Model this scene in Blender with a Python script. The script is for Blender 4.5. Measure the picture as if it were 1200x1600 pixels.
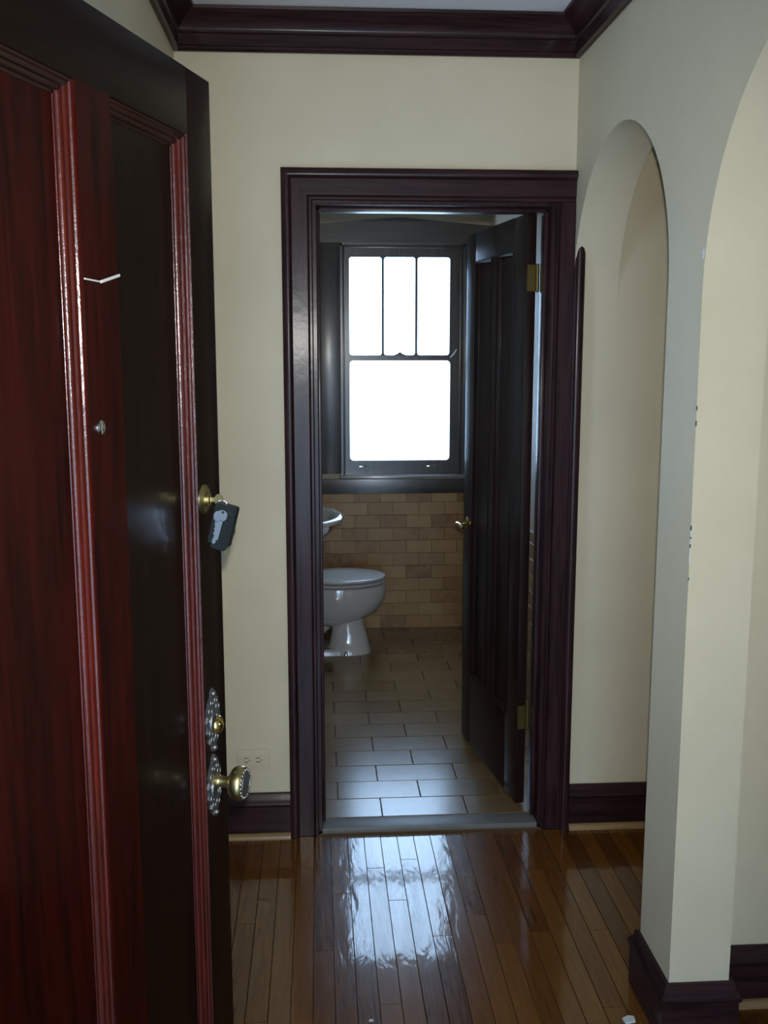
import bpy, bmesh, math, random
from mathutils import Vector, Matrix
from mathutils.geometry import tessellate_polygon
random.seed(7)
PI = math.pi
for o in list(bpy.data.objects): bpy.data.objects.remove(o)
S = bpy.context.scene
COL = S.collection

# ------------------------------------------------------------------ camera
CAM = Vector((0, -3.338, 1.68)); YAW, PITCH, ROLL = .0650, .1598, -.0003
fw = Vector((math.sin(YAW)*math.cos(PITCH), math.cos(YAW)*math.cos(PITCH), -math.sin(PITCH)))
rt0 = Vector((math.cos(YAW), -math.sin(YAW), 0)); up0 = rt0.cross(fw)
rt = rt0*math.cos(ROLL)+up0*math.sin(ROLL); up = up0*math.cos(ROLL)-rt0*math.sin(ROLL)
cd = bpy.data.cameras.new('camera'); cam = bpy.data.objects.new('camera', cd); COL.objects.link(cam)
cd.sensor_fit = 'VERTICAL'; cd.sensor_height = 36; cd.lens = 1583.1/1600*36; cd.clip_start = .02
M = Matrix((rt, up, -fw)).transposed().to_4x4(); M.translation = CAM
cam.matrix_world = M; S.camera = cam

# ------------------------------------------------------------------ sky (bright overcast), camera flash, exposure
SKY, FLASH, EXPO = 10.5, 122.0, 0.0
w = bpy.data.worlds.new('overcast'); S.world = w; w.use_nodes = True
bg = w.node_tree.nodes['Background']; bg.inputs[0].default_value = (.50, .725, 1, 1); bg.inputs[1].default_value = SKY
def lamp(name, kind, loc, energy, color, **kw):
    l = bpy.data.lights.new(name, kind); l.energy = energy; l.color = color
    for k, v in kw.items(): setattr(l, k, v)
    o = bpy.data.objects.new(name, l); o.location = loc; COL.objects.link(o); return o
fl = lamp('camera_flash', 'SPOT', CAM+up*.06+rt*.012, FLASH, (1, .955, .86), shadow_soft_size=.012, spot_size=math.radians(86), spot_blend=1.0)
fl.rotation_euler = (cam.matrix_world.to_3x3() @ Matrix.Rotation(math.radians(2.5), 3, 'X')).to_euler()   # beam a little above the lens axis
def portal(name, loc, rot, sx, sy):     # sampling portals in the modelled openings: they give off no light of their own
    o = lamp(name, 'AREA', loc, 1, (1, 1, 1), shape='RECTANGLE', size=sx, size_y=sy)
    o.rotation_euler = rot; o.data.cycles.is_portal = True
portal('bathroom_window_portal', (.48, 2.70, 1.61), (-PI/2, 0, 0), .62, 1.25)
portal('entry_portal', (.185, -2.53, 1.06), (PI/2, 0, 0), 1.24, 2.15)
portal('added_window_portal', (-.60, -.86, 1.60), (0, -PI/2, 0), .85, .56)
portal('side_window_portal', (3.72, -3.15, 1.6), (0, PI/2, 0), .9, .8)
vs = S.view_settings; vs.view_transform = 'Standard'; vs.look = 'None'; vs.gamma = 1; vs.use_curve_mapping = False; vs.exposure = EXPO

# ------------------------------------------------------------------ materials
def newmat(name):
    m = bpy.data.materials.new(name); m.use_nodes = True; nt = m.node_tree
    return m, nt, nt.nodes['Principled BSDF']
def N(nt, t, **kw):
    n = nt.nodes.new(t)
    for k, v in kw.items():
        if k.startswith('i_'):
            key = k[2:].replace('_', ' ')
            n.inputs[key if key in n.inputs else int(key)].default_value = v
        else: setattr(n, k, v)
    return n
def ramp(nt, fac, stops):
    r = nt.nodes.new('ShaderNodeValToRGB'); nt.links.new(fac, r.inputs[0])
    e = r.color_ramp.elements
    while len(e) < len(stops): e.new(.5)
    for i, (p, c) in enumerate(stops): e[i].position = p; e[i].color = (*c, 1)
    return r.outputs[0]
def coords(nt, scale, kind='Object'):
    tc = N(nt, 'ShaderNodeTexCoord'); mp = N(nt, 'ShaderNodeMapping'); mp.inputs['Scale'].default_value = scale
    nt.links.new(tc.outputs[kind], mp.inputs[0]); return mp.outputs[0]
def noise(nt, vec, scale, detail=4, rough=.55, dist=0):
    n = N(nt, 'ShaderNodeTexNoise', i_Scale=scale, i_Detail=detail, i_Roughness=rough, i_Distortion=dist)
    nt.links.new(vec, n.inputs['Vector']); return n.outputs[0]
def bump(nt, bsdf, h, strength, dist):
    b = N(nt, 'ShaderNodeBump', i_Strength=strength, i_Distance=dist); nt.links.new(h, b.inputs['Height'])
    nt.links.new(b.outputs[0], bsdf.inputs['Normal'])
    if 'Coat Normal' in bsdf.inputs: nt.links.new(b.outputs[0], bsdf.inputs['Coat Normal'])
def math2(nt, op, a, b):
    n = N(nt, 'ShaderNodeMath', operation=op)
    for i, v in enumerate((a, b)):
        if isinstance(v, (int, float)): n.inputs[i].default_value = v
        else: nt.links.new(v, n.inputs[i])
    return n.outputs[0]

def mat_plain(name, c, rough=.5, metal=0, spec=.5, coat=0):
    m, nt, b = newmat(name); b.inputs['Base Color'].default_value = (*c, 1)
    b.inputs['Roughness'].default_value = rough; b.inputs['Metallic'].default_value = metal
    b.inputs['Specular IOR Level'].default_value = spec; b.inputs['Coat Weight'].default_value = coat
    return m
def mat_paint(name, c, var=.06, rough=.55, bs=.25):
    m, nt, b = newmat(name); v = coords(nt, (1, 1, 1))
    n = noise(nt, v, 2.2, 5)
    col = ramp(nt, n, [(.3, tuple(x*(1-var) for x in c)), (.7, tuple(x*(1+var) for x in c))])
    nt.links.new(col, b.inputs['Base Color']); b.inputs['Roughness'].default_value = rough
    b.inputs['Specular IOR Level'].default_value = .3
    bump(nt, b, noise(nt, v, 260, 3), bs, .002); return m
def mat_wood(name, dark, mid, axis, rough=.22, coat=.5, bs=.12, scale=1.0, fine=0.0, croug=.08, spec=.5):
    m, nt, b = newmat(name)
    st = [14*scale]*3; st['xyz'.index(axis)] = .9*scale
    v = coords(nt, st); n = noise(nt, v, 3.2, 8, .62, .6)
    st2 = [60*scale]*3; st2['xyz'.index(axis)] = 2.5*scale
    n2 = noise(nt, coords(nt, st2), 3, 4)
    f = math2(nt, 'ADD', math2(nt, 'MULTIPLY', n, .7), math2(nt, 'MULTIPLY', n2, .3))
    nt.links.new(ramp(nt, f, [(.36, dark), (.64, mid)]), b.inputs['Base Color'])
    b.inputs['Roughness'].default_value = rough; b.inputs['Coat Weight'].default_value = coat; b.inputs['Specular IOR Level'].default_value = spec
    b.inputs['Coat Roughness'].default_value = croug
    h = noise(nt, coords(nt, (1, 1, 1)), 28, 3)
    if fine: h = math2(nt, 'ADD', h, math2(nt, 'MULTIPLY', noise(nt, coords(nt, (1, 1, 1)), 420, 2), fine))
    bump(nt, b, h, bs, .004); return m

WALL = mat_paint('cream_paint', (.62, .55, .395))
WINZ = mat_wood('hazed_window_wood_upright', (.022, .019, .018), (.05, .042, .040), 'z', .35, .5, .06, croug=.2)  # greyed and lifted in colour to stand for glare haze around the window
WINX = mat_wood('hazed_window_wood_across', (.022, .019, .018), (.05, .042, .040), 'x', .35, .5, .06, croug=.2)
STOOL = mat_wood('sheen_window_stool', (.12, .11, .11), (.22, .20, .20), 'x', .3, .8, .05, croug=.15)  # reflected window light on the stool is put into this pale colour
CEIL = mat_paint('ceiling_paint', (.78, .78, .84), .02)
BWALL = mat_paint('bathroom_paint', (.44, .36, .27))
TR_D, TR_M = (.011, .005, .006), (.048, .020, .022)
TRZ = mat_wood('dark_trim_upright', TR_D, TR_M, 'z', .36, .14, .08, croug=.18, spec=.12)
TRX = mat_wood('dark_trim_across', TR_D, TR_M, 'x', .36, .14, .08, croug=.18, spec=.12)
TRY = mat_wood('dark_trim_along', TR_D, TR_M, 'y', .36, .14, .08, croug=.18, spec=.12)
DR_D, DR_M = (.006, .0012, .0008), (.036, .0027, .0014)  # light on the door put into wood tones: red where lit, dark elsewhere
DOORZ = mat_wood('lit_mahogany_upright', DR_D, DR_M, 'z', .34, .05, .06, spec=.10)
DOORX = mat_wood('shaded_mahogany_across', (.005, .0025, .0017), (.011, .0045, .0026), 'x', .34, .05, .06, spec=.10)
DOORD = mat_wood('shaded_mahogany_upright', (.005, .0025, .0017), (.013, .005, .0027), 'z', .34, .06, .06, spec=.10)
DOORM = mat_wood('red_mahogany_moulding', (.022, .0035, .002), (.075, .008, .0042), 'z', .26, .30, .25, fine=.25, croug=.1, spec=.2)
DOORMX = mat_wood('dark_mahogany_moulding_across', (.010, .003, .002), (.030, .006, .003), 'x', .26, .30, .25, fine=.25, croug=.1, spec=.2)
BDZ = mat_wood('bathroom_door_wood', (.008, .004, .004), (.024, .009, .007), 'z', .36, .10, .08, spec=.25)
BDX = mat_wood('bathroom_door_wood_across', (.008, .004, .004), (.024, .009, .007), 'x', .36, .10, .08, spec=.25)
SHOE = mat_wood('pale_oak_strip', (.20, .12, .05), (.36, .23, .10), 'x', .4, .2)
SHOEY = mat_wood('pale_oak_strip_along', (.20, .12, .05), (.36, .23, .10), 'y', .4, .2)
BRASS = mat_plain('old_brass', (.50, .42, .20), .32, 1)
BRASSD = mat_plain('tarnished_brass', (.16, .12, .04), .5, 1)
BRASSP = mat_plain('polished_brass', (.75, .55, .20), .14, 1)
PEWTER = mat_plain('dark_pewter', (.22, .225, .23), .50, 1)
STEEL = mat_plain('bright_steel', (.75, .75, .78), .12, 1)
CHROME = mat_plain('chrome', (.85, .85, .88), .06, 1)
BLACKP = mat_plain('black_plastic', (.006, .010, .011), .35, 0, .5)
PORC = mat_plain('white_porcelain', (.47, .45, .43), .10, 0, .5, 1.0)
SEATM = mat_plain('white_seat_plastic', (.47, .455, .44), .2)
DARKSLOT = mat_plain('dark_slot', (.02, .018, .015), .7)
GROUT = mat_plain('brown_grout', (.27, .18, .08), .8)
GROUTF = mat_plain('grey_grout', (.12, .08, .034), .8)
PALE = mat_plain('pale_wire', (.62, .60, .62), .4)
CHIP = mat_plain('bare_plaster', (.70, .76, .85), .9)
CHIPD = mat_plain('chipped_edge', (.05, .06, .06), .8)
PAPER = mat_plain('white_paper', (.72, .72, .72), .8)
CONC = mat_plain('stone_slab', (.42, .42, .42), .8)
LEAD = mat_plain('lead_came', (.03, .035, .04), .4, .3)
TAPE = mat_plain('cream_plastic', (.60, .53, .37), .4)

def mat_plank():
    m, nt, b = newmat('varnished_oak_planks')
    oi = N(nt, 'ShaderNodeObjectInfo')
    tc = N(nt, 'ShaderNodeTexCoord'); ad = N(nt, 'ShaderNodeVectorMath', operation='ADD')
    cm = N(nt, 'ShaderNodeCombineXYZ'); r100 = math2(nt, 'MULTIPLY', oi.outputs['Random'], 37.0)
    for i in range(3): nt.links.new(r100, cm.inputs[i])
    nt.links.new(tc.outputs['Object'], ad.inputs[0]); nt.links.new(cm.outputs[0], ad.inputs[1])
    mp = N(nt, 'ShaderNodeMapping'); mp.inputs['Scale'].default_value = (26, 1.6, 26); nt.links.new(ad.outputs[0], mp.inputs[0])
    n = noise(nt, mp.outputs[0], 2.2, 8, .65, 1.2)
    mp2 = N(nt, 'ShaderNodeMapping'); mp2.inputs['Scale'].default_value = (120, 5, 120); nt.links.new(ad.outputs[0], mp2.inputs[0])
    n2 = noise(nt, mp2.outputs[0], 2, 4)
    f = math2(nt, 'ADD', math2(nt, 'MULTIPLY', n, .55), math2(nt, 'MULTIPLY', n2, .2))
    f = math2(nt, 'ADD', f, math2(nt, 'MULTIPLY', oi.outputs['Random'], .26))
    c = ramp(nt, f, [(.28, (.058, .017, .0022)), (.48, (.138, .047, .005)), (.75, (.205, .083, .012))])
    nt.links.new(c, b.inputs['Base Color']); b.inputs['Roughness'].default_value = .25; b.inputs['Specular IOR Level'].default_value = .2
    b.inputs['Coat Weight'].default_value = .9; b.inputs['Coat Roughness'].default_value = .045; b.inputs['Coat IOR'].default_value = 1.5
    g = N(nt, 'ShaderNodeTexCoord')
    mp3 = N(nt, 'ShaderNodeMapping'); mp3.inputs['Scale'].default_value = (22, 7, 10); nt.links.new(ad.outputs[0], mp3.inputs[0])
    h1 = noise(nt, mp3.outputs[0], 1.0, 3, .5, .5)
    h = math2(nt, 'ADD', math2(nt, 'MULTIPLY', h1, 1.0), math2(nt, 'MULTIPLY', n2, .10))
    bump(nt, b, h, .13, .006); return m
PLANK = mat_plank()
FLOORB = mat_plain('dark_subfloor', (.03, .014, .006), .7)

def mat_tile(name, stops, rough, island=False, bs=.15, spec=.5):
    m, nt, b = newmat(name)
    if island: rnd = N(nt, 'ShaderNodeNewGeometry').outputs['Random Per Island']
    else: rnd = N(nt, 'ShaderNodeObjectInfo').outputs['Random']
    tc = N(nt, 'ShaderNodeTexCoord'); ad = N(nt, 'ShaderNodeVectorMath', operation='ADD')
    cm = N(nt, 'ShaderNodeCombineXYZ'); rr = math2(nt, 'MULTIPLY', rnd, 53.0)
    for i in range(3): nt.links.new(rr, cm.inputs[i])
    nt.links.new(tc.outputs['Object'], ad.inputs[0]); nt.links.new(cm.outputs[0], ad.inputs[1])
    n = noise(nt, ad.outputs[0], 14, 7, .6, .8)
    f = math2(nt, 'ADD', math2(nt, 'MULTIPLY', n, .6), math2(nt, 'MULTIPLY', rnd, .4))
    nt.links.new(ramp(nt, f, stops), b.inputs['Base Color'])
    b.inputs['Roughness'].default_value = rough; b.inputs['Specular IOR Level'].default_value = spec
    bump(nt, b, n, bs, .004); return m
TILEW_ST = [(.24, (.17, .072, .024)), (.40, (.265, .145, .050)), (.55, (.295, .170, .062)), (.8, (.36, .225, .095))]
TILEW = mat_tile('travertine_wall', TILEW_ST, .45)
TILEWS = mat_tile('travertine_wall_run', TILEW_ST, .45, True)
TILEF = mat_tile('travertine_floor', [(.2, (.14, .078, .026)), (.5, (.18, .108, .042)), (.8, (.22, .14, .062))], .20, bs=.08, spec=.8)
MARBLE = mat_tile('grey_marble', [(.3, (.14, .13, .12)), (.7, (.22, .205, .185))], .4)

def mat_glass():
    m, nt, b = newmat('frosted_glass'); nt.nodes.remove(b)
    out = nt.nodes['Material Output']
    t = N(nt, 'ShaderNodeBsdfTransparent'); t.inputs[0].default_value = (.96, .98, 1, 1)
    tl = N(nt, 'ShaderNodeBsdfTranslucent'); tl.inputs[0].default_value = (.95, .97, 1, 1)
    gl = N(nt, 'ShaderNodeBsdfGlossy'); gl.inputs['Roughness'].default_value = .2
    n = noise(nt, coords(nt, (1, 1, 1)), 120, 2)
    bp = N(nt, 'ShaderNodeBump', i_Strength=.3, i_Distance=.002); nt.links.new(n, bp.inputs['Height']); nt.links.new(bp.outputs[0], gl.inputs['Normal'])
    m1 = N(nt, 'ShaderNodeMixShader'); m1.inputs[0].default_value = .35
    nt.links.new(t.outputs[0], m1.inputs[1]); nt.links.new(tl.outputs[0], m1.inputs[2])
    m2 = N(nt, 'ShaderNodeMixShader'); m2.inputs[0].default_value = .05
    nt.links.new(m1.outputs[0], m2.inputs[1]); nt.links.new(gl.outputs[0], m2.inputs[2])
    nt.links.new(m2.outputs[0], out.inputs[0]); return m
GLASS = mat_glass()

# ------------------------------------------------------------------ mesh helpers
class MB:
    def __init__(s): s.bm = bmesh.new()
    def box(s, x0, x1, y0, y1, z0, z1, bev=0, seg=2):
        vs = [s.bm.verts.new((x, y, z)) for x in (x0, x1) for y in (y0, y1) for z in (z0, z1)]
        fs = [s.bm.faces.new([vs[i] for i in q]) for q in ((0,1,3,2),(4,6,7,5),(0,4,5,1),(2,3,7,6),(0,2,6,4),(1,5,7,3))]
        if bev:
            es = list({e for f in fs for e in f.edges})
            bmesh.ops.bevel(s.bm, geom=es, offset=bev, segments=seg, affect='EDGES', profile=.6)
        return s
    def rings(s, rings, close=True, caps=True):
        vv = [[s.bm.verts.new(p) for p in r] for r in rings]; n = len(vv[0])
        for a, b in zip(vv, vv[1:]):
            for i in range(n if close else n-1):
                j = (i+1) % n; s.bm.faces.new((a[i], a[j], b[j], b[i]))
        if caps: s.bm.faces.new(vv[0][::-1]); s.bm.faces.new(vv[-1])
        return s
    def lathe(s, prof, c, axis, seg=20):
        # prof: (distance along axis, radius)
        ax = Vector(axis).normalized(); t = Vector((0, 0, 1)) if abs(ax.z) < .9 else Vector((1, 0, 0))
        u = ax.cross(t).normalized(); v = ax.cross(u); c = Vector(c)
        return s.rings([[c+ax*d+(u*math.cos(2*PI*i/seg)+v*math.sin(2*PI*i/seg))*max(r, .0003) for i in range(seg)] for d, r in prof])
    def tube(s, pts, rad, seg=8):
        pts = [Vector(p) for p in pts]; rings = []
        rs = rad if isinstance(rad, (list, tuple)) else [rad]*len(pts)
        for i, p in enumerate(pts):
            d = (pts[min(i+1, len(pts)-1)]-pts[max(i-1, 0)]).normalized()
            t = Vector((0, 0, 1)) if abs(d.z) < .9 else Vector((1, 0, 0))
            u = d.cross(t).normalized(); v = d.cross(u)
            rings.append([p+(u*math.cos(2*PI*k/seg)+v*math.sin(2*PI*k/seg))*rs[i] for k in range(seg)])
        return s.rings(rings)
    def torus(s, c, axis, R, r, n=18, m=8):
        ax = Vector(axis).normalized(); t = Vector((0, 0, 1)) if abs(ax.z) < .9 else Vector((1, 0, 0))
        u = ax.cross(t).normalized(); v = ax.cross(u); c = Vector(c); vv = []
        for i in range(n):
            a = 2*PI*i/n; d = u*math.cos(a)+v*math.sin(a)
            vv.append([s.bm.verts.new(c+d*(R+r*math.cos(2*PI*k/m))+ax*r*math.sin(2*PI*k/m)) for k in range(m)])
        for i in range(n):
            for k in range(m):
                s.bm.faces.new((vv[i][k], vv[(i+1)%n][k], vv[(i+1)%n][(k+1)%m], vv[i][(k+1)%m]))
        return s
    def plate(s, outer, holes, f, t0, t1):
        # flat plate of 2D outline(s) extruded between t0 and t1; f(a, b, t) -> 3D
        loops = [outer]+list(holes)
        tri = tessellate_polygon([[Vector((a, b, 0)) for a, b in l] for l in loops])
        flat = [p for l in loops for p in l]
        A = [s.bm.verts.new(f(a, b, t0)) for a, b in flat]; B = [s.bm.verts.new(f(a, b, t1)) for a, b in flat]
        for t in tri:
            try: s.bm.faces.new([A[i] for i in t]); s.bm.faces.new([B[i] for i in t[::-1]])
            except ValueError: pass
        k = 0
        for l in loops:
            n = len(l)
            for i in range(n):
                j = (i+1) % n; s.bm.faces.new((A[k+i], A[k+j], B[k+j], B[k+i]))
            k += n
        return s
    def run(s, prof, p0, p1, out, upv, ma0=0, mb0=0, ma1=0, mb1=0):
        # extrude profile [(a along upv, b along out)] from p0 to p1; mitre: start/end shifted along the run by a*ma + b*mb
        p0, p1, out, upv = Vector(p0), Vector(p1), Vector(out), Vector(upv); d = (p1-p0).normalized()
        return s.rings([[p0+upv*a+out*b+d*(a*ma0+b*mb0) for a, b in prof], [p1+upv*a+out*b+d*(a*ma1+b*mb1) for a, b in prof]])
    def mesh(s, name, smooth=False):
        bmesh.ops.recalc_face_normals(s.bm, faces=s.bm.faces[:])
        me = bpy.data.meshes.new(name); s.bm.to_mesh(me); s.bm.free()
        if smooth:
            for p in me.polygons: p.use_smooth = True
            try: me.set_sharp_from_angle(angle=math.radians(38))
            except Exception: pass
        return me
    def build(s, name, mat, parent=None, smooth=True, label=None):
        me = s.mesh(name, smooth); me.materials.append(mat)
        return link(name, me, parent, label)
def link(name, me, parent=None, label=None, loc=None):
    o = bpy.data.objects.new(name, me); COL.objects.link(o)
    if parent: o.parent = parent
    if loc: o.location = loc
    if label: o['label'] = label
    return o
def empty(name, loc=(0, 0, 0), rz=0):
    o = bpy.data.objects.new(name, None); o.location = loc; o.rotation_euler = (0, 0, rz); o.empty_display_size = .05
    COL.objects.link(o); return o
def struct(o, label=None):
    o['kind'] = 'structure'
    if label: o['label'] = label
    return o
def thing(o, label, cat, group=None):
    o['label'] = label; o['category'] = cat
    if group: o['group'] = group
    return o
def rrect(x0, x1, y0, y1, r, n=5):
    pts = []
    for cx, cy, a0 in ((x1-r, y0+r, -PI/2), (x1-r, y1-r, 0), (x0+r, y1-r, PI/2), (x0+r, y0+r, PI)):
        for i in range(n+1):
            a = a0+PI/2*i/n; pts.append((cx+r*math.cos(a), cy+r*math.sin(a)))
    return pts
XZ = lambda a, b, t: (a, t, b)
YZ = lambda a, b, t: (t, a, b)
XY = lambda a, b, t: (a, b, t)

# ------------------------------------------------------------------ room shell
XL, XR, XR2, HC = -.431, .836, .985, 2.70
ENTRY = -2.40
def rectp(a0, a1, b0, b1): return [(a0, b0), (a1, b0), (a1, b1), (a0, b1)]
# far wall of the hall, with the bathroom doorway
DX0, DX1, DH = .000, .762, 2.132
o = MB().plate([(XL-.15, -.02), (DX0-.02, -.02), (DX0-.02, DH+.02), (DX1+.02, DH+.02), (DX1+.02, -.02), (2.05, -.02), (2.05, HC), (XL-.15, HC)], [], XZ, 0, .15).build('wall_far', WALL, None, False)
struct(o, 'cream painted end wall around the bathroom doorway')
wall_far = o
# right wall: two round arches
def arch_poly():
    pts = [(0.0, HC), (0.0, 1.833)]
    c, R = -.46, .46
    for i in range(1, 29):
        a = PI*i/28; pts.append((c+R*math.cos(a), 1.833+R*math.sin(a)))
    pts += [(-.92, -.02), (-1.14, -.02)]
    c, R = -1.645, .505
    for i in range(0, 29):
        a = PI*i/28; pts.append((c+R*math.cos(a), 1.80+R*math.sin(a)))
    pts += [(-2.15, -.02), (ENTRY, -.02), (ENTRY, HC)]
    return pts
wall_right = struct(MB().plate(arch_poly(), [], YZ, XR, XR2).build('wall_right', WALL, None, True), 'cream right wall with a narrow and a wide round arch')
wl = struct(MB().plate(rectp(ENTRY, 0, -.02, HC), [rectp(-1.12, -.60, 1.20, 2.00)], YZ, XL-.15, XL).build('wall_left', WALL, None, False), 'cream left wall of the hall behind the open entry door')
we = struct(MB().plate([(XL-.15, -.02), (-.430, -.02), (-.430, 2.15), (.80, 2.15), (.80, -.02), (XR2, -.02), (XR2, HC), (XL-.15, HC)], [], XZ, ENTRY-.12, ENTRY).build('wall_entry', WALL, None, False), 'cream wall around the entry doorway')
struct(MB().box(XR2, 3.75, -.996, -.92, -.02, HC).build('wall_side_room', WALL, None, False), 'cream wall of the side room seen past the wide arch')
struct(MB().box(2.0, 2.12, -.92, 0, -.02, HC).build('wall_passage', WALL, None, False), 'cream end wall of the passage behind the narrow arch')
struct(MB().plate(rectp(-4.2, -.996, -.02, HC), [rectp(-3.5, -2.8, 1.2, 2.0)], YZ, 3.6, 3.75).build('wall_side_window', WALL, None, False), 'cream side room wall with a window opening')
struct(MB().box(XR2, 3.75, -4.32, -4.2, -.02, HC).build('wall_side_front', WALL, None, False), 'cream front wall of the side room')
struct(MB().box(XR, XR2, -4.32, ENTRY-.12, -.02, HC).build('wall_vestibule', WALL, None, False), 'cream wall between entry step and side room')
struct(MB().box(XL-.15, 3.75, ENTRY-.12, .15, HC, HC+.1).build('ceiling', CEIL, None, False), 'pale grey hall ceiling inside dark crown moulding')
struct(MB().box(XR, 3.75, -4.32, ENTRY-.12, HC, HC+.1).build('ceiling', CEIL, None, False), 'pale grey ceiling of the side room')
# bathroom shell
BX0, BX1, BY, BH = -.40, 1.00, 2.575, 2.52
WX0, WX1, WZ0, WZ1 = .135, .850, .935, 2.270        # window opening
bw = struct(MB().plate(rectp(BX0-.1, BX1+.1, -.02, BH), [rectp(WX0, WX1, WZ0, WZ1)], XZ, BY, BY+.15).build('wall_bathroom_far', BWALL, None, False), 'bathroom window wall, grey paint over tan stone tiles')
bl = struct(MB().box(BX0-.1, BX0, .15, BY, -.02, BH).build('wall_bathroom_left', BWALL, None, False), 'bathroom wall behind the toilet and basin')
br = struct(MB().box(BX1, BX1+.1, .15, BY, -.02, BH).build('wall_bathroom_right', BWALL, None, False), 'bathroom wall behind the open inner door')
bn = struct(MB().plate([(BX0, -.02), (DX0-.02, -.02), (DX0-.02, DH+.02), (DX1+.02, DH+.02), (DX1+.02, -.02), (BX1, -.02), (BX1, BH), (BX0, BH)], [], XZ, .15, .16).build('wall_bathroom_near', BWALL, None, False), 'bathroom side of the doorway wall')
struct(MB().box(BX0-.1, BX1+.1, .15, BY+.15, BH, BH+.1).build('ceiling', BWALL, None, False), 'grey bathroom ceiling glimpsed above the window head')
struct(MB().box(-3, XR, -6, ENTRY-.12, -.14, -.012).build('floor', CONC, None, False), 'grey stone entry landing in front of the doorway')

struct(MB().box(-1.6, XR, -5.2, ENTRY-.12, 2.62, 2.72).build('ceiling', CONC, None, False), 'added unseen grey slab roof that dims the entry landing')  # unseen porch roof and walls, added to cut skylight through the entry
struct(MB().box(-1.75, -1.6, -5.2, ENTRY-.12, -.012, 2.72).build('wall_added_porch', CONC, None, False), 'added unseen grey side wall that dims the entry landing')
struct(MB().box(-1.6, XL-.15, ENTRY-.12, ENTRY, -.012, 2.72).build('wall_added_porch', CONC, None, False), 'added unseen grey wall beside the entry doorway')
struct(MB().plate([(-1.75, -.012), (-.45, -.012), (-.45, 2.1), (.45, 2.1), (.45, -.012), (XR, -.012), (XR, 2.72), (-1.75, 2.72)], [], XZ, -5.3, -5.2).build('wall_added_porch', CONC, None, False), 'added unseen grey front wall of the entry landing with an open doorway')
# hall floor: sub floor and oak planks, one by one
fl_hall = struct(MB().box(XL-.15, 3.75, -4.32, 0.02, -.14, -.0125).build('floor', FLOORB, None, False), 'varnished narrow oak plank floor of the hall')
PW = .0575; plank_cache = {}
def plank(x, y0, y1, i):
    L = round(y1-y0, 3)
    if L not in plank_cache:
        me = MB().box(-PW/2+.0006, PW/2-.0006, -L/2+.0005, L/2-.0005, -.0125, 0, .0008, 1).mesh('plank', False); me.materials.append(PLANK); plank_cache[L] = me
    link('plank', plank_cache[L], fl_hall, None, (x, (y0+y1)/2, random.uniform(-.0005, .0002)))
ncol = 0
x = XL+PW/2
while x < 2.62:
    if x < XR+.08: spans = [(-2.50, -.02)]
    elif x < XR2: spans = [(-2.15, -1.14), (-.92, -.02)]
    else: spans = [(-2.3, -1.0)]+([(-.92, -.02)] if x < 1.98 else [])
    for a, b in spans:
        y = a; cut = a+random.choice((.35, .6, .85, 1.1))
        while y < b-.001:
            e = min(cut, b)
            if b-e < .15: e = b
            plank(x, y, e, ncol); y = e; cut = e+random.choice((.7, .9, 1.2, 1.5))
    x += PW
# bathroom floor: stone tiles in running bond
fl_bath = struct(MB().box(BX0, BX1, .0, BY, -.14, .008).build('floor', GROUTF, None, False), 'tan stone tile floor of the bathroom')
tile_cache = {}
def tile_mesh(wd, hg, th, mat, axis):
    k = (round(wd, 3), round(hg, 3), mat.name, axis)
    if k not in tile_cache:
        g = .0012
        mb = MB()
        if axis == 'z': mb.box(-wd/2+g, wd/2-g, -hg/2+g, hg/2-g, -th, 0, .0015, 1)
        else: mb.box(-wd/2+.0006, wd/2-.0006, -th, 0, -hg/2+.0006, hg/2-.0006, .0009, 1)
        me = mb.mesh('tile', False); me.materials.append(mat); tile_cache[k] = me
    return tile_cache[k]
y = .078; r = 0
while y < BY-.01:
    y1 = min(y+.1505, BY)
    x = (.217 if r % 2 == 0 else .060)-.31*2
    # joint positions follow the photograph: alternate rows shifted by half a tile
    while x < BX1:
        a, b = max(x, BX0), min(x+.31, BX1)
        if b-a > .012: link('tile', tile_mesh(b-a, y1-y, .012, TILEF, 'z'), fl_bath, None, ((a+b)/2, (y+y1)/2, .020+random.uniform(-.0004, .0004)))
        x += .31
    y = y1; r += 1
# bathroom wall tiles
z = .020; r = 0
TH = .0765
while z < .835:
    z1 = min(z+TH, .838)
    x = BX0-(.076 if r % 2 else 0)
    while x < BX1:
        a, b = max(x, BX0), min(x+.1525, BX1)
        if b-a > .01: link('tile', tile_mesh(b-a, z1-z, .012, TILEW, 'y'), bw, None, ((a+b)/2, BY-.0005, (z+z1)/2)).location.y += random.uniform(-.0008, 0)
        x += .1525
    z = z1; r += 1
for xx, wallo, sgn in ((BX1, br, -1), (BX0, bl, 1)):
    mb = MB(); z = .020; r = 0
    while z < .835:
        z1 = min(z+TH, .838); y = .165-(.076 if r % 2 else 0)
        while y < BY-.013:
            a, b = max(y, .165), min(y+.1525, BY-.013)
            if b-a > .01: mb.box(*sorted((xx+sgn*.0005, xx+sgn*.012)), a+.001, b-.001, z+.001, z1-.001, .0012, 1)
            y += .1525
        z = z1; r += 1
    t = mb.build('tile_run', TILEWS, wallo, False); t['kind'] = 'stuff'

# ------------------------------------------------------------------ trim: doorway casing, crown, baseboards, threshold
CAS = [(0, 0), (0, .010), (.004, .015), (.010, .015), (.013, .011), (.017, .017), (.066, .018), (.069, .022), (.074, .031), (.083, .034), (.092, .031), (.098, .024), (.098, 0)]
x0, x1, zh = -.011, .771, 2.143
t1 = struct(empty('trim_1'), 'dark stained door casing around the bathroom doorway')
MB().run(CAS, (x0, -.0005, 0), (x0, -.0005, zh), (0, -1, 0), (-1, 0, 0), 0, 0, 1, 0).build('casing_leg', TRZ, t1)
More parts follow.
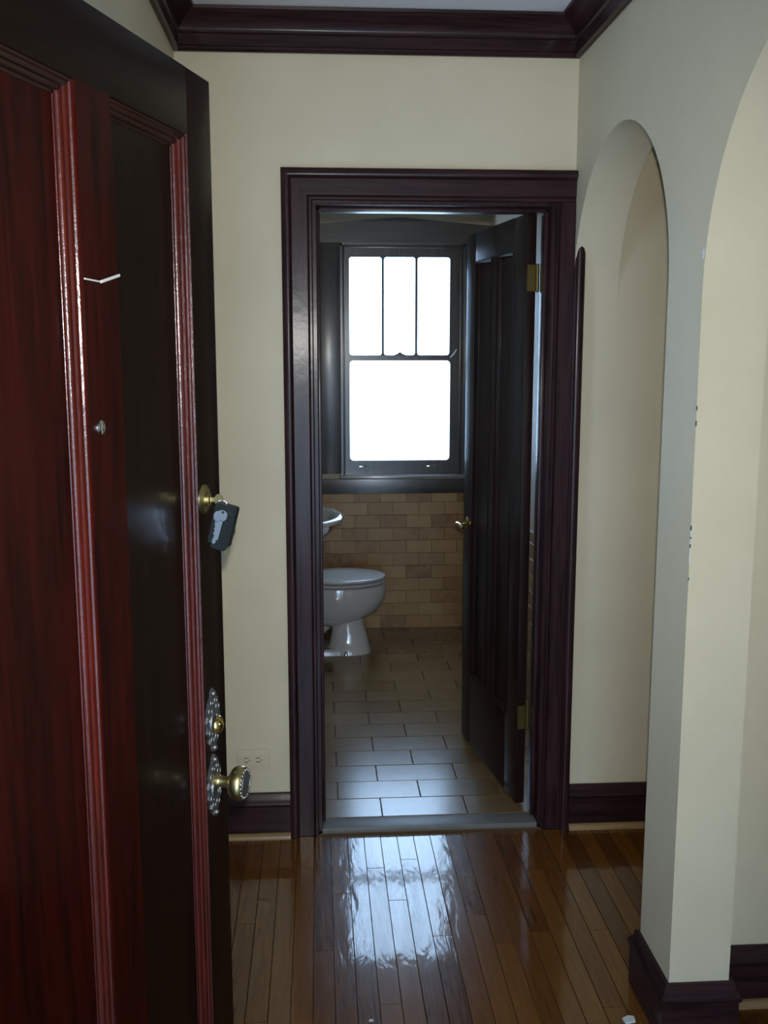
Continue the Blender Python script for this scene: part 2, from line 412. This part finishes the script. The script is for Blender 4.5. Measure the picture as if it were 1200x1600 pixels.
# head runs to the right wall, butted over the right leg
hb = MB(); hb.rings([[(x0-a, -.0005-b, zh+a) for a, b in CAS], [(XR-.0005, -.0005-b, zh+a) for a, b in CAS]]); hb.build('casing_head', TRX, t1)
MB().run([(0, 0), (0, .010), (.004, .015), (.010, .015), (.013, .011), (.017, .017), (XR-x1-.001, .018), (XR-x1-.001, 0)], (x1, -.0005, 0), (x1, -.0005, zh), (0, -1, 0), (1, 0, 0)).build('casing_leg', TRZ, t1)
bb_p = [(a-.066, b) for a, b in CAS if a > .065]; bb_p = [(0, 0), (0, .020)]+bb_p[1:]
MB().run(bb_p, (XR+.0005, -.0005, 0), (XR+.0005, -.0005, 2.068), (0, -1, 0), (1, 0, 0)).build('backband', TRZ, t1)
# jamb boards and stops
jb = MB(); jb.box(DX0-.02, DX0, 0, .16, 0, DH); jb.box(DX1, DX1+.02, 0, .16, 0, DH); jb.box(DX0-.02, DX1+.02, 0, .16, DH, DH+.02)
jb.build('jamb', TRZ, t1, False)
st = MB(); st.box(DX0, DX0+.013, .05, .105, .02, DH, .003); st.box(DX1-.013, DX1, .05, .105, .02, DH, .003); st.box(DX0, DX1, .05, .105, DH-.013, DH, .003)
st.build('door_stop', TRZ, t1)
# marble saddle
struct(MB().box(DX0+.001, DX1-.001, -.004, .077, .0, .020, .004).build('trim_2', MARBLE), 'grey marble threshold between oak floor and stone tile')
# crown moulding
CR = [(2.583, 0), (2.583, .012), (2.588, .018), (2.596, .018), (2.600, .014), (2.632, .014), (2.636, .020), (2.642, .020), (2.648, .022), (2.664, .032), (2.680, .050), (2.688, .062), (2.690, .070), (2.699, .072), (2.699, 0)]
t3 = struct(empty('trim_3'), 'dark stained crown moulding around the hall ceiling')
MB().run(CR, (XL, -.0005, 0), (XR, -.0005, 0), (0, -1, 0), (0, 0, 1), 0, 1, 0, -1).build('crown_length', TRX, t3)
MB().run(CR, (XL+.0005, ENTRY, 0), (XL+.0005, 0, 0), (1, 0, 0), (0, 0, 1), 0, 1, 0, -1).build('crown_length', TRY, t3)
MB().run(CR, (XR-.0005, ENTRY, 0), (XR-.0005, 0, 0), (-1, 0, 0), (0, 0, 1), 0, 1, 0, -1).build('crown_length', TRY, t3)
MB().run(CR, (XL, ENTRY+.0005, 0), (XR, ENTRY+.0005, 0), (0, 1, 0), (0, 0, 1), 0, 1, 0, -1).build('crown_length', TRX, t3)
# baseboards
BB = [(.004, 0), (.004, .020), (.112, .020), (.116, .024), (.124, .026), (.132, .022), (.142, .014), (.158, .011), (.160, .009), (.160, 0)]
SH = [(0, .001), (0, .036), (.006, .036), (.014, .031), (.019, .024), (.020, .001)]
def base(name, label, runs, shoe=True):
    r = struct(empty(name), label)
    for p0, p1, out, m0, m1 in runs:
        ax = TRX if abs(p1[0]-p0[0]) > abs(p1[1]-p0[1]) else TRY
        MB().run(BB, p0, p1, out, (0, 0, 1), 0, m0, 0, m1).build('board', ax, r)
        if shoe: MB().run(SH, p0, p1, out, (0, 0, 1), 0, m0, 0, m1).build('shoe_strip', SHOE if ax is TRX else SHOEY, r, True, 'pale unstained oak strip')
    return r
e = .0005
base('baseboard_far', 'dark baseboard on the end wall beside the doorway casing', [((XL, -e, 0), (-.1095, -e, 0), (0, -1, 0), 1, 0)])
base('baseboard_passage', 'dark baseboard seen low through the narrow arch', [((.870, -e, 0), (1.999, -e, 0), (0, -1, 0), 0, -1)])
base('baseboard_left', 'dark baseboard along the left hall wall', [((XL+e, ENTRY, 0), (XL+e, 0, 0), (1, 0, 0), 1, -1)])
base('baseboard_right', 'dark baseboard wrapped around the pier between the arches', [
    ((XR-e, -1.14, 0), (XR-e, -.92, 0), (-1, 0, 0), -1, 1), ((XR, -1.14-e, 0), (XR2, -1.14-e, 0), (0, -1, 0), -1, 1),
    ((XR, -.92+e, 0), (XR2, -.92+e, 0), (0, 1, 0), -1, 0), ((XR2+e, -1.14, 0), (XR2+e, -.996, 0), (1, 0, 0), -1, -1)], False)
base('baseboard_side', 'dark baseboard in the side room past the wide arch', [((XR2+.001, -.996-e, 0), (3.6, -.996-e, 0), (0, -1, 0), 1, -1)])
# chips along the wide arch edge
for z, h, m, wd in ((1.872, .020, CHIP, .007), (1.545, .010, CHIPD, .003), (1.510, .012, CHIPD, .003), (1.275, .012, CHIPD, .0035), (1.255, .006, CHIPD, .003), (1.235, .009, CHIPD, .003), (1.16, .006, CHIPD, .0025), (1.20, .09, CHIP, .0015)):
    MB().box(XR-.0006, XR+wd*.6, -1.1406, -1.14+wd, z, z+h, .0004, 1).build('paint_chip', m, wall_right, False)

# ------------------------------------------------------------------ bathroom window
W = struct(empty('window_1'), 'white frosted sash window with three lights over one, dark wood casing')
gx0, gx1 = .188, .772
# jamb liner + casing
lin = MB(); lin.box(WX0-.001, WX0+.012, BY-.004, BY+.15, WZ0, WZ1); lin.box(WX1-.012, WX1+.001, BY-.004, BY+.15, WZ0, WZ1); lin.box(WX0, WX1, BY-.004, BY+.15, WZ1-.012, WZ1+.001)
lin.build('window_frame', WINZ, W, False)
MB().box(.005, WX0, BY-.026, BY-.001, WZ0+.022, WZ1, .004).build('casing_leg', WINZ, W)
MB().box(WX1, .999, BY-.026, BY-.001, WZ0+.022, WZ1, .004).build('casing_leg', WINZ, W)
MB().plate([(-.06, WZ1), (.999, WZ1), (.999, 2.368), (.47, 2.410), (-.06, 2.368)], [], XZ, BY-.030, BY-.001).build('casing_head', WINX, W, False)
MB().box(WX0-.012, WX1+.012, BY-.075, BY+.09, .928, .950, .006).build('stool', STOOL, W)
MB().box(-.01, .999, BY-.026, BY-.001, .838, .9275, .003).build('apron', WINX, W)
stp = MB(); stp.box(WX0+.012, WX0+.024, BY+.004, BY+.02, .95, WZ1-.012, .003); stp.box(WX1-.024, WX1-.012, BY+.004, BY+.02, .95, WZ1-.012, .003); stp.box(WX0+.012, WX1-.012, BY+.004, BY+.02, WZ1-.024, WZ1-.012, .003)
stp.build('stop_bead', WINZ, W)
# upper sash (further out), lower sash (nearer)
us = MB().plate(rectp(WX0+.012, WX1-.012, 1.612, WZ1-.012), [rrect(gx0, gx1, 1.643, 2.200, .016)], XZ, BY+.055, BY+.088).build('upper_sash', WINZ, W, False)
ls = MB().plate(rectp(WX0+.014, WX1-.014, .950, 1.642), [rrect(gx0-.001, gx1+.001, 1.030, 1.612, .022)], XZ, BY+.018, BY+.052).build('lower_sash', WINZ, W, False)
mw = .0065; lw = (gx1-gx0)/3
for k in (1, 2):
    xm = gx0+lw*k; R = .014
    right = []
    for i in range(7):
        a = PI/2*i/6; right.append((xm+mw+R-R*math.sin(a), 1.643+R-R*math.cos(a)))
    for i in range(7):
        a = PI/2*i/6; right.append((xm+mw+R-R*math.cos(a), 2.200-R+R*math.sin(a)))
    pts = [(xm-mw-R, 1.6425)]+[(2*xm-p[0], p[1]) for p in right][1:-1]+[(xm-mw-R, 2.2005)]
    outl = [(xm+mw+R, 1.6425)]+right[1:-1]+[(xm+mw+R, 2.2005)]+pts[::-1]
    MB().plate(outl, [], XZ, BY+.058, BY+.084).build('muntin', LEAD, us, False)
for k in range(3):
    MB().box(gx0+lw*k-(.004 if k == 0 else -mw*.4), gx0+lw*(k+1)+(.004 if k == 2 else -mw*.4), BY+.069, BY+.073, 1.639, 2.204).build('pane', GLASS, us, False)
MB().box(gx0-.005, gx1+.005, BY+.033, BY+.037, 1.026, 1.616).build('pane', GLASS, ls, False)
for xx in (.255, .665): MB().box(xx-.028, xx+.028, BY+.008, BY+.0178, .992, .999, .002).build('sash_lift', STEEL, ls)
MB().rings([[(.480+q*a, BY+.03+yy, 1.6415+h) for a, yy in ((-1, -.008), (1, -.008), (1, .016), (-1, .016))] for q, h in ((.036, 0), (.030, .004), (.012, .010), (.004, .019))]).build('sash_lock', LEAD, ls)
MB().tube([(.770, BY+.014, 1.628), (.785, BY+.010, 1.642), (.800, BY+.010, 1.658), (.808, BY+.014, 1.676)], [.003, .004, .004, .003]).build('sash_cord', PALE, us)

# unseen window added in the left wall so cool daylight greys the right wall
W2 = struct(empty('window_2_added'), 'added dark framed frosted window in the left hall wall, unseen behind the entry door')
XY2 = lambda a, b, t: (t, a, b)
MB().plate(rectp(-1.119, -.601, 1.201, 1.999), [rrect(-1.07, -.65, 1.26, 1.58, .01), rrect(-1.07, -.65, 1.62, 1.95, .01)], XY2, XL-.10, XL-.06).build('sash', TRZ, W2, False)
MB().box(XL-.082, XL-.078, -1.075, -.645, 1.255, 1.955).build('pane', GLASS, W2, False)
MB().plate(rectp(-1.21, -.51, 1.11, 2.09), [rectp(-1.119, -.601, 1.201, 1.999)], XY2, XL+.0005, XL+.020).build('casing', TRZ, W2, False)
# ------------------------------------------------------------------ panelled doors
def door_panels(root, uL, uR, z0, z1, yface, mw, prof, recess, matz, matx, pmat, thick):
    """one recessed panel with mitred mouldings; local x = u, y = depth (positive into the door), z up"""
    # prof: list (a inward from the opening edge, depth below the face)
    P = [(a, d) for a, d in prof]
    cl = P+[(P[-1][0], recess+.004), (P[0][0], recess+.004)]
    segs = (('z', (uL, z0), (uL, z1), (1, 0)), ('z', (uR, z0), (uR, z1), (-1, 0)), ('x', (uL, z0), (uR, z0), (0, 1)), ('x', (uL, z1), (uR, z1), (0, -1)))
    for ax, p0, p1, ind in segs:
        MB().run([(a, d) for a, d in cl], (p0[0], yface, p0[1]), (p1[0], yface, p1[1]), (0, 1, 0), (ind[0], 0, ind[1]), 1, 0, -1, 0).build('panel_moulding', matz if ax == 'z' else matx, root)
    MB().box(uL-.004, uR+.004, yface+recess, yface+recess+thick, z0-.004, z1+.004).build('panel', pmat, root, False)

# entry door (hall side of the camera): outside face local y = 0, free edge at x = 0
dA = Vector((-.173, -1.530, 0))-Vector((.2869, .958, 0))*.008
D1 = struct(empty('door_1', (dA.x, dA.y, 0), math.radians(73.33)), 'dark red mahogany entry door standing open with brass hardware')
DW = .872; DT = 2.12
rails = dict(zb=.010, zt=DT)
p2 = (-.352, -.096); p1 = (-.742, -.443); pz = (.275, 2.018)
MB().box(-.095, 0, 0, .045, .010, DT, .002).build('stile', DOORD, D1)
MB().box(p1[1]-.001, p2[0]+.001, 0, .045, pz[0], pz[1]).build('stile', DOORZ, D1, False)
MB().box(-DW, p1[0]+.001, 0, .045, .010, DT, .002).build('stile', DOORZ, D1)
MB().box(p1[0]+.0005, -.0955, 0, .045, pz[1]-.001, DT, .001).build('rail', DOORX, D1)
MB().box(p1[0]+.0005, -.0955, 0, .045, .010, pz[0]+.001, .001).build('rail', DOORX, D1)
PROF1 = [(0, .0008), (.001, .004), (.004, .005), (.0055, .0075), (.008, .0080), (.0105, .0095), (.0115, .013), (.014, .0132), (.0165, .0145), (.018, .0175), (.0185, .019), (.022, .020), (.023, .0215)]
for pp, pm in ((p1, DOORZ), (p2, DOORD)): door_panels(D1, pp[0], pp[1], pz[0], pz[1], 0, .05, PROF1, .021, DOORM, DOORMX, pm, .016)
# escutcheons, knob, deadbolt, viewer
def outline(half):
    return [(x, z) for x, z in half]+[(-x, z) for x, z in half[::-1] if x > 1e-6]
def escutcheon(u, zc, knobhole, name):
    H = .054
    half = [(.000, -H-.006), (.005, -H-.004), (.007, -H+.001), (.004, -H+.005), (.010, -H+.008), (.015, -H+.014), (.012, -H+.021), (.019, -H+.026), (.024, -H+.036), (.022, -.008), (.025, .002), (.021, .012), (.023, .022), (.016, .030), (.017, .036), (.010, .041), (.006, .046), (.007, .050), (.004, H), (.000, H+.004)]
    r = MB().plate([(u+x*1.2, zc+z) for x, z in outline(half)], [], XZ, -.005, -.0003)
    for sx in (-1, 1):
        for zz, rr in ((-.034, .006), (-.020, .007), (.020, .007), (.033, .005), (.002, .005)):
            r.torus((u+sx*(.016 if abs(zz) < .03 else .009), -.005, zc+zz), (0, 1, 0), rr, .0015, 12, 6)
    r.lathe([(0, .0055), (.004, .0045), (.006, .001)], (u, -.0045, zc+.048), (0, -1, 0), 10)
    r.lathe([(0, .0055), (.004, .0045), (.006, .001)], (u, -.0045, zc-.052), (0, -1, 0), 10)
    r.torus((u, -.006, zc-.004), (0, 1, 0), .0185, .003, 22, 6)
    return r.build('escutcheon', PEWTER, D1, True, name)
e1 = escutcheon(-.067, 1.030, 0, 'upper ornate pewter escutcheon with a brass dome')
MB().lathe([(0, .017), (.004, .0165), (.009, .012), (.013, .005), (.014, .0005)], (-.058, -.006, 1.017), (0, -1, 0), 20).build('lock_dome', BRASSP, e1)
e2 = escutcheon(-.068, .908, 0, 'lower ornate pewter escutcheon behind the knob')
k = MB().lathe([(0, .015), (.003, .0155), (.006, .0115), (.009, .010), (.022, .0098), (.026, .012), (.029, .018), (.034, .0265), (.041, .0305), (.048, .0310), (.054, .0290), (.057, .0255), (.0575, .0230)], (-.070, -.006, .916), (0, -1, 0), 28).build('knob', BRASS, D1)
rim = MB()
for i in range(20):
    a = 2*PI*i/20; rim.lathe([(0, .0030), (.0015, .0024), (.0025, .0005)], (-.070+.0245*math.cos(a), -.0625, .916+.0245*math.sin(a)), (0, -1, 0), 6)
rim.torus((-.070, -.0632, .916), (0, 1, 0), .0195, .0016, 22, 6); rim.lathe([(0, .019), (.001, .012), (.002, .003)], (-.070, -.0632, .916), (0, -1, 0), 20)
rim.build('knob_face', PEWTER, k, True, 'beaded pewter knob face')
db = MB().lathe([(0, .0255), (.002, .0255), (.004, .023), (.005, .019), (.006, .0125), (.0105, .0115), (.011, .001)], (-.074, 0, 1.426), (0, -1, 0), 28).build('deadbolt', BRASS, D1)
MB().box(-.0755, -.0725, -.0116, -.0108, 1.421, 1.431).build('keyhole', DARKSLOT, db, False)
pv = MB().lathe([(0, .0105), (.002, .0102), (.004, .008), (.0045, .0055)], (-.418, 0, 1.574), (0, -1, 0), 18).build('door_viewer', STEEL, D1)
MB().lathe([(.0042, .0044), (.0055, .003), (.0062, .0005)], (-.418, 0, 1.574), (0, -1, 0), 12).build('lens', CHROME, pv)
MB().tube([(-.449, -.004, 1.770), (-.425, -.0045, 1.769), (-.408, -.005, 1.7685)], .0012, 6).build('wire_hook', PALE, D1)
MB().tube([(-.408, -.005, 1.7685), (-.385, -.006, 1.774), (-.360, -.007, 1.780)], .0022, 6).build('wire_hook', PALE, D1)
for zz in (.25, 1.06, 1.87):
    h = MB().lathe([(0, .006), (.09, .006)], (-DW-.004, .050, zz), (0, 0, 1), 12); h.box(-DW-.001, -DW+.001, .012, .048, zz, zz+.09); h.build('hinge', BRASS, D1)

# bathroom door
C = Vector((.708, .131)); ang = math.radians(98.2); BWD = .705; BT = 2.128
D2 = struct(empty('door_2', (C.x, C.y, 0), ang), 'dark wooden inner door with two tall panels, ajar into the bathroom')
# local x toward the free edge, hall face at local y = 0, body to local -y
yb = -.034
q1 = (.095, .325); q2 = (.372, .602); qz = (.330, 2.018)
q1 = (.130, .318); q2 = (.378, .585)
MB().box(0, q1[0]+.0005, yb, 0, .030, BT, .002).build('stile', BDZ, D2)
MB().box(q1[1]-.0005, q2[0]+.0005, yb, 0, qz[0], qz[1]).build('stile', BDZ, D2, False)
MB().box(q2[1]-.0005, BWD, yb, 0, .030, BT, .002).build('stile', BDZ, D2)
MB().box(q1[0]+.001, q2[1]-.001, yb, 0, .030, qz[0], .001).build('rail', BDX, D2)
MB().box(q1[0]+.001, q2[1]-.001, yb, 0, qz[1], BT, .001).build('rail', BDX, D2)
PROF2 = [(0, 0.0), (0, .001), (.004, -.003), (.009, -.001), (.013, .005), (.018, .010)]
for qq in (q1, q2):
    for ax, p0, p1_, ind in (('z', (qq[0], qz[0]), (qq[0], qz[1]), (1, 0)), ('z', (qq[1], qz[0]), (qq[1], qz[1]), (-1, 0)), ('x', (qq[0], qz[0]), (qq[1], qz[0]), (0, 1)), ('x', (qq[0], qz[1]), (qq[1], qz[1]), (0, -1))):
        cl = [(a, d) for a, d in PROF2[1:]]+[(.018, .014), (0, .014)]
        MB().run(cl, (p0[0], 0, p0[1]), (p1_[0], 0, p1_[1]), (0, -1, 0), (ind[0], 0, ind[1]), 1, 0, -1, 0).build('panel_moulding', BDZ if ax == 'z' else BDX, D2)
    MB().box(qq[0]-.004, qq[1]+.004, -.024, -.012, qz[0]-.004, qz[1]+.004).build('panel', BDZ, D2, False)
# lever handle: rose, neck, lever (hall side) and a matching one on the bathroom side
ul, zl = .640, .968
for sg, nm in ((1, 'brass lever on the hall face'), (-1, 'brass lever on the bathroom face')):
    y0 = 0 if sg > 0 else yb
    ro = MB().lathe([(0, .026), (.004, .0255), (.008, .020), (.010, .012)], (ul, y0, zl), (0, sg, 0), 22).build('handle_rose', BRASSP, D2, True, nm)
    yy = lambda d: y0+sg*d
    MB().tube([(ul, yy(.008), zl), (ul, yy(.030), zl), (ul, yy(.044), zl), (ul-.015, yy(.052), zl+.001), (ul-.050, yy(.053), zl+.004), (ul-.095, yy(.050), zl-.004)], [.008, .008, .0085, .009, .008, .006], 12).build('lever', BRASSP, ro)
MB().box(BWD-.0005, BWD+.0012, -.029, -.005, .90, 1.05, .0005, 1).build('latch_plate', BRASS, D2)
for zz in (.315, 1.872):
    h = MB().box(-.0022, -.0002, -.032, -.003, zz, zz+.088, .0005, 1); h.lathe([(-.004, .002), (0, .006), (.088, .006), (.092, .002)], (-.004, yb-.004, zz), (0, 0, 1), 12)
    h.build('hinge', BRASSD, D2)

# ------------------------------------------------------------------ toilet
def egg(cx, a, b, z, n=36, back=1.0, p=2.0):
    pts = []
    for i in range(n):
        t = 2*PI*i/n; c, s_ = math.cos(t), math.sin(t)
        ax = a if c > 0 else a*back
        pts.append((cx+ax*math.copysign(abs(c)**(2/p), c), b*math.copysign(abs(s_)**(2/p), s_), z))
    return pts
T = thing(empty('toilet', (-.375, 2.12, .0205)), 'white toilet with closed lid on the stone tile floor below the window', 'toilet')
b = MB()
b.rings([egg(.42, .075, .060, .150), egg(.425, .115, .085, .165), egg(.44, .180, .120, .190), egg(.452, .232, .148, .228), egg(.464, .256, .166, .268), egg(.474, .266, .178, .310), egg(.477, .268, .183, .335), egg(.478, .268, .183, .365), egg(.478, .264, .180, .384), egg(.478, .256, .172, .388)])
b.build('bowl', PORC, T)
pd = MB()
pd.rings([egg(.53, .128, .110, .0, p=2.6), egg(.53, .126, .107, .022, p=2.6), egg(.535, .112, .092, .045, p=2.5), egg(.535, .100, .080, .10, p=2.4), egg(.530, .090, .076, .16), egg(.525, .092, .082, .20), egg(.515, .11, .09, .23)])
pd.build('pedestal', PORC, T)
ft = MB().rings([egg(.36, .26, .108, .0005, p=4, back=.9), egg(.36, .258, .106, .022, p=4, back=.9), egg(.36, .245, .095, .032, p=4, back=.9)])
ft.tube([(.40, 0, .20), (.34, 0, .15), (.31, 0, .11), (.26, 0, .12), (.22, 0, .17), (.17, 0, .16), (.15, 0, .08), (.15, 0, .01)], [.075, .078, .08, .085, .085, .085, .085, .09], 16)
ft.box(.10, .30, -.09, .09, .20, .385, .02)
ft.build('trapway', PORC, T)
tk = MB().box(.012, .205, -.235, .235, .385, .72, .025, 3).build('tank', PORC, T)
MB().box(.006, .215, -.243, .243, .7205, .755, .012, 3).build('tank_lid', PORC, tk)
MB().tube([(.206, -.17, .67), (.222, -.17, .67), (.228, -.15, .668), (.228, -.10, .664)], [.007, .006, .006, .008]).build('flush_lever', CHROME, tk)
def slab(c, a, bb, z0, z1, rr, mat, name, par, bk=.9):
    return MB().rings([egg(c, a-rr, bb-rr, z0, back=bk), egg(c, a-rr*.3, bb-rr*.3, z0+rr*.4, back=bk), egg(c, a, bb, z0+(z1-z0)*.5, back=bk), egg(c, a-rr*.3, bb-rr*.3, z1-rr*.4, back=bk), egg(c, a-rr*1.2, bb-rr*1.2, z1, back=bk), egg(c, a*.4, bb*.4, z1+.006, back=bk)]).build(name, mat, par)
seat = slab(.478, .262, .184, .394, .408, .006, SEATM, 'seat', T)
slab(.478, .260, .182, .4145, .432, .007, SEATM, 'lid', T)
for s_ in (-.07, .07): MB().lathe([(-.02, .012), (.02, .012)], (.235, s_, .415), (0, 1, 0), 12).build('seat_hinge', SEATM, T)
for s_ in (-1, 1): MB().lathe([(0, .012), (.012, .0115), (.020, .007), (.022, .0005)], (.515, s_*.113, .003), (0, 0, 1), 14).build('bolt_cap', CHROME, T)

# ------------------------------------------------------------------ wall basin
Bn = thing(empty('basin', (-.387, 1.64, .02)), 'white porcelain basin whose rounded rim peeks out past the left door jamb', 'basin')
def dshape(xc, a, bb, z, x0=.0, n=26):
    pts = [(xc+a*math.sin(PI*i/n), -bb*math.cos(PI*i/n), z) for i in range(n+1)]
    return pts+[(x0, bb, z), (x0, -bb, z)]
zr = .85
mb = MB()
outer = [dshape(.208, .10, .11, zr-.17), dshape(.238, .14, .17, zr-.13), dshape(.278, .185, .24, zr-.07), dshape(.313, .190, .295, zr-.026), dshape(.319, .190, .300, zr-.024), dshape(.3195, .190, .300, zr-.016), dshape(.318, .189, .298, zr-.009), dshape(.314, .187, .294, zr-.004), dshape(.308, .184, .288, zr-.001), dshape(.300, .180, .280, zr)]
inner = [dshape(.305, .160, .255, zr-.002, .10), dshape(.30, .150, .245, zr-.012, .105), dshape(.28, .10, .16, zr-.10, .14), dshape(.26, .05, .08, zr-.13, .18)]
mb.rings(outer+inner); mb.build('bowl', PORC, Bn)
MB().rings([egg(.17, .10, .10, 0, p=2.5), egg(.17, .085, .085, .04), egg(.17, .07, .07, .30), egg(.17, .085, .09, .62), egg(.18, .10, .10, zr-.165)]).build('pedestal', PORC, Bn)
for s_ in (-.10, .10): MB().lathe([(0, .022), (.008, .02), (.02, .012), (.035, .02), (.045, .018), (.047, .001)], (.055, s_, zr), (0, 0, 1), 14).build('tap_handle', CHROME, Bn)
MB().tube([(.055, 0, zr-.002), (.055, 0, zr+.05), (.075, 0, zr+.085), (.12, 0, zr+.09), (.16, 0, zr+.07)], [.018, .014, .013, .012, .011], 12).build('spout', CHROME, Bn)

# ------------------------------------------------------------------ wall outlet
O = thing(MB().box(-.294, -.178, -.0065, -.0005, .243, .319, .003).build('wall_outlet', TAPE), 'cream sideways double outlet low on the end wall by the door knob', 'outlet')
for xx in (-.258, -.217):
    f = MB().plate(rrect(xx-.014, xx+.014, .264, .299, .010), [], XZ, -.0085, -.0063).build('receptacle', TAPE, O, False)
    s_ = MB(); s_.box(xx-.008, xx+.006, -.0089, -.0083, .288, .2905); s_.box(xx-.008, xx+.006, -.0089, -.0083, .2735, .276); s_.lathe([(0, .0022), (.0005, .0022)], (xx+.010, -.0083, .2817), (0, -1, 0), 8)
    s_.build('slot', DARKSLOT, f, False)
MB().lathe([(0, .003), (.001, .0028), (.0014, .0005)], (-.2375, -.0065, .281), (0, -1, 0), 10).build('screw', TAPE, O)

# ------------------------------------------------------------------ keys hanging in the deadbolt
KR = Matrix.Translation(D1.location) @ Matrix.Rotation(math.radians(73.33), 4, 'Z')
K = thing(empty('key_ring', KR @ Vector((-.074, -.012, 1.426)), math.radians(73.33)), 'bunch of keys with a black tag hanging from the entry door deadbolt', 'keys')
# local: x along the door, -y out of the door
kk = MB().box(-.0012, .0012, -.009, -.0002, -.004, .004, .0004, 1)
kk.plate([(-.016+.008*math.cos(2*PI*i/16), .010*math.sin(2*PI*i/16)) for i in range(16)], [[(-.020+.0025*math.cos(2*PI*i/10), -.003+.0025*math.sin(2*PI*i/10)) for i in range(10)]], lambda a, b_, t: (t, a, b_), -.0011, .0011)
kk.build('key', BRASS, K, True, 'brass key turned in the lock')
MB().torus((0, -.021, -.010), (1, .3, 0), .0095, .0010, 22, 6).build('ring', STEEL, K)
def hang_key(y, z, tilt, mat, L, lab, xx):
    m = MB()
    f = lambda a, b_, t: (xx+t, y+a*math.cos(tilt)+b_*math.sin(tilt), z-b_*math.cos(tilt)+a*math.sin(tilt))
    m.plate([(.009*math.cos(2*PI*i/16), .009+.010*math.sin(2*PI*i/16)) for i in range(16)], [[(.0025*math.cos(2*PI*i/10), .003+.0025*math.sin(2*PI*i/10)) for i in range(10)]], f, -.001, .001)
    blade = [(-.0038, .017), (.0038, .017), (.0038, .024), (.002, .028), (.0038, .031), (.0015, .035), (.0038, .039), (.001, .043), (.003, L-.004), (0, L), (-.0038, L-.003)]
    m.plate(blade, [], f, -.001, .001)
    m.build('key', mat, K, False, lab)
hang_key(-.022, -.018, .24, STEEL, .058, 'silver key', -.012)
hang_key(-.030, -.016, .30, STEEL, .054, 'second silver key half behind the first', -.015)
hang_key(-.034, -.046, .22, BRASS, .052, 'brass key showing below the tag', .009)
tg = MB(); c_, s_ = math.cos(.26), math.sin(.26)
TF = lambda a, b_, t: (t, -.024-(a*c_+b_*s_), -.042+b_*c_-a*s_)
tg.plate(rrect(-.019, .019, -.036, .036, .004), [], TF, -.009, .006)
tg.plate(rrect(-.012, .014, -.044, -.035, .003), [], TF, -.008, .005)
tg.build('key_tag', BLACKP, K, False, 'black plastic tag')

# ------------------------------------------------------------------ litter on the oak floor
def scrap(name, x, y, rz, pts, h, mat, label, cat):
    c, s = math.cos(rz), math.sin(rz)
    m = MB().plate([(x+a*c-b_*s, y+a*s+b_*c) for a, b_ in pts], [], XY, .0004, h)
    return thing(m.build(name, mat, None, False), label, cat)
scrap('plaster_crumb', .770, -1.055, .3, [(-.016, -.010), (.010, -.013), (.017, .004), (.004, .012), (-.014, .008)], .006, PAPER, 'pale flat plaster crumb on the floor beside the pier baseboard', 'crumb')
scrap('paper_fleck', .118, -1.013, .2, [(-.006, -.003), (.006, -.004), (.005, .003), (-.004, .004)], .002, PAPER, 'tiny white fleck lying alone in the middle of the oak floor', 'fleck')
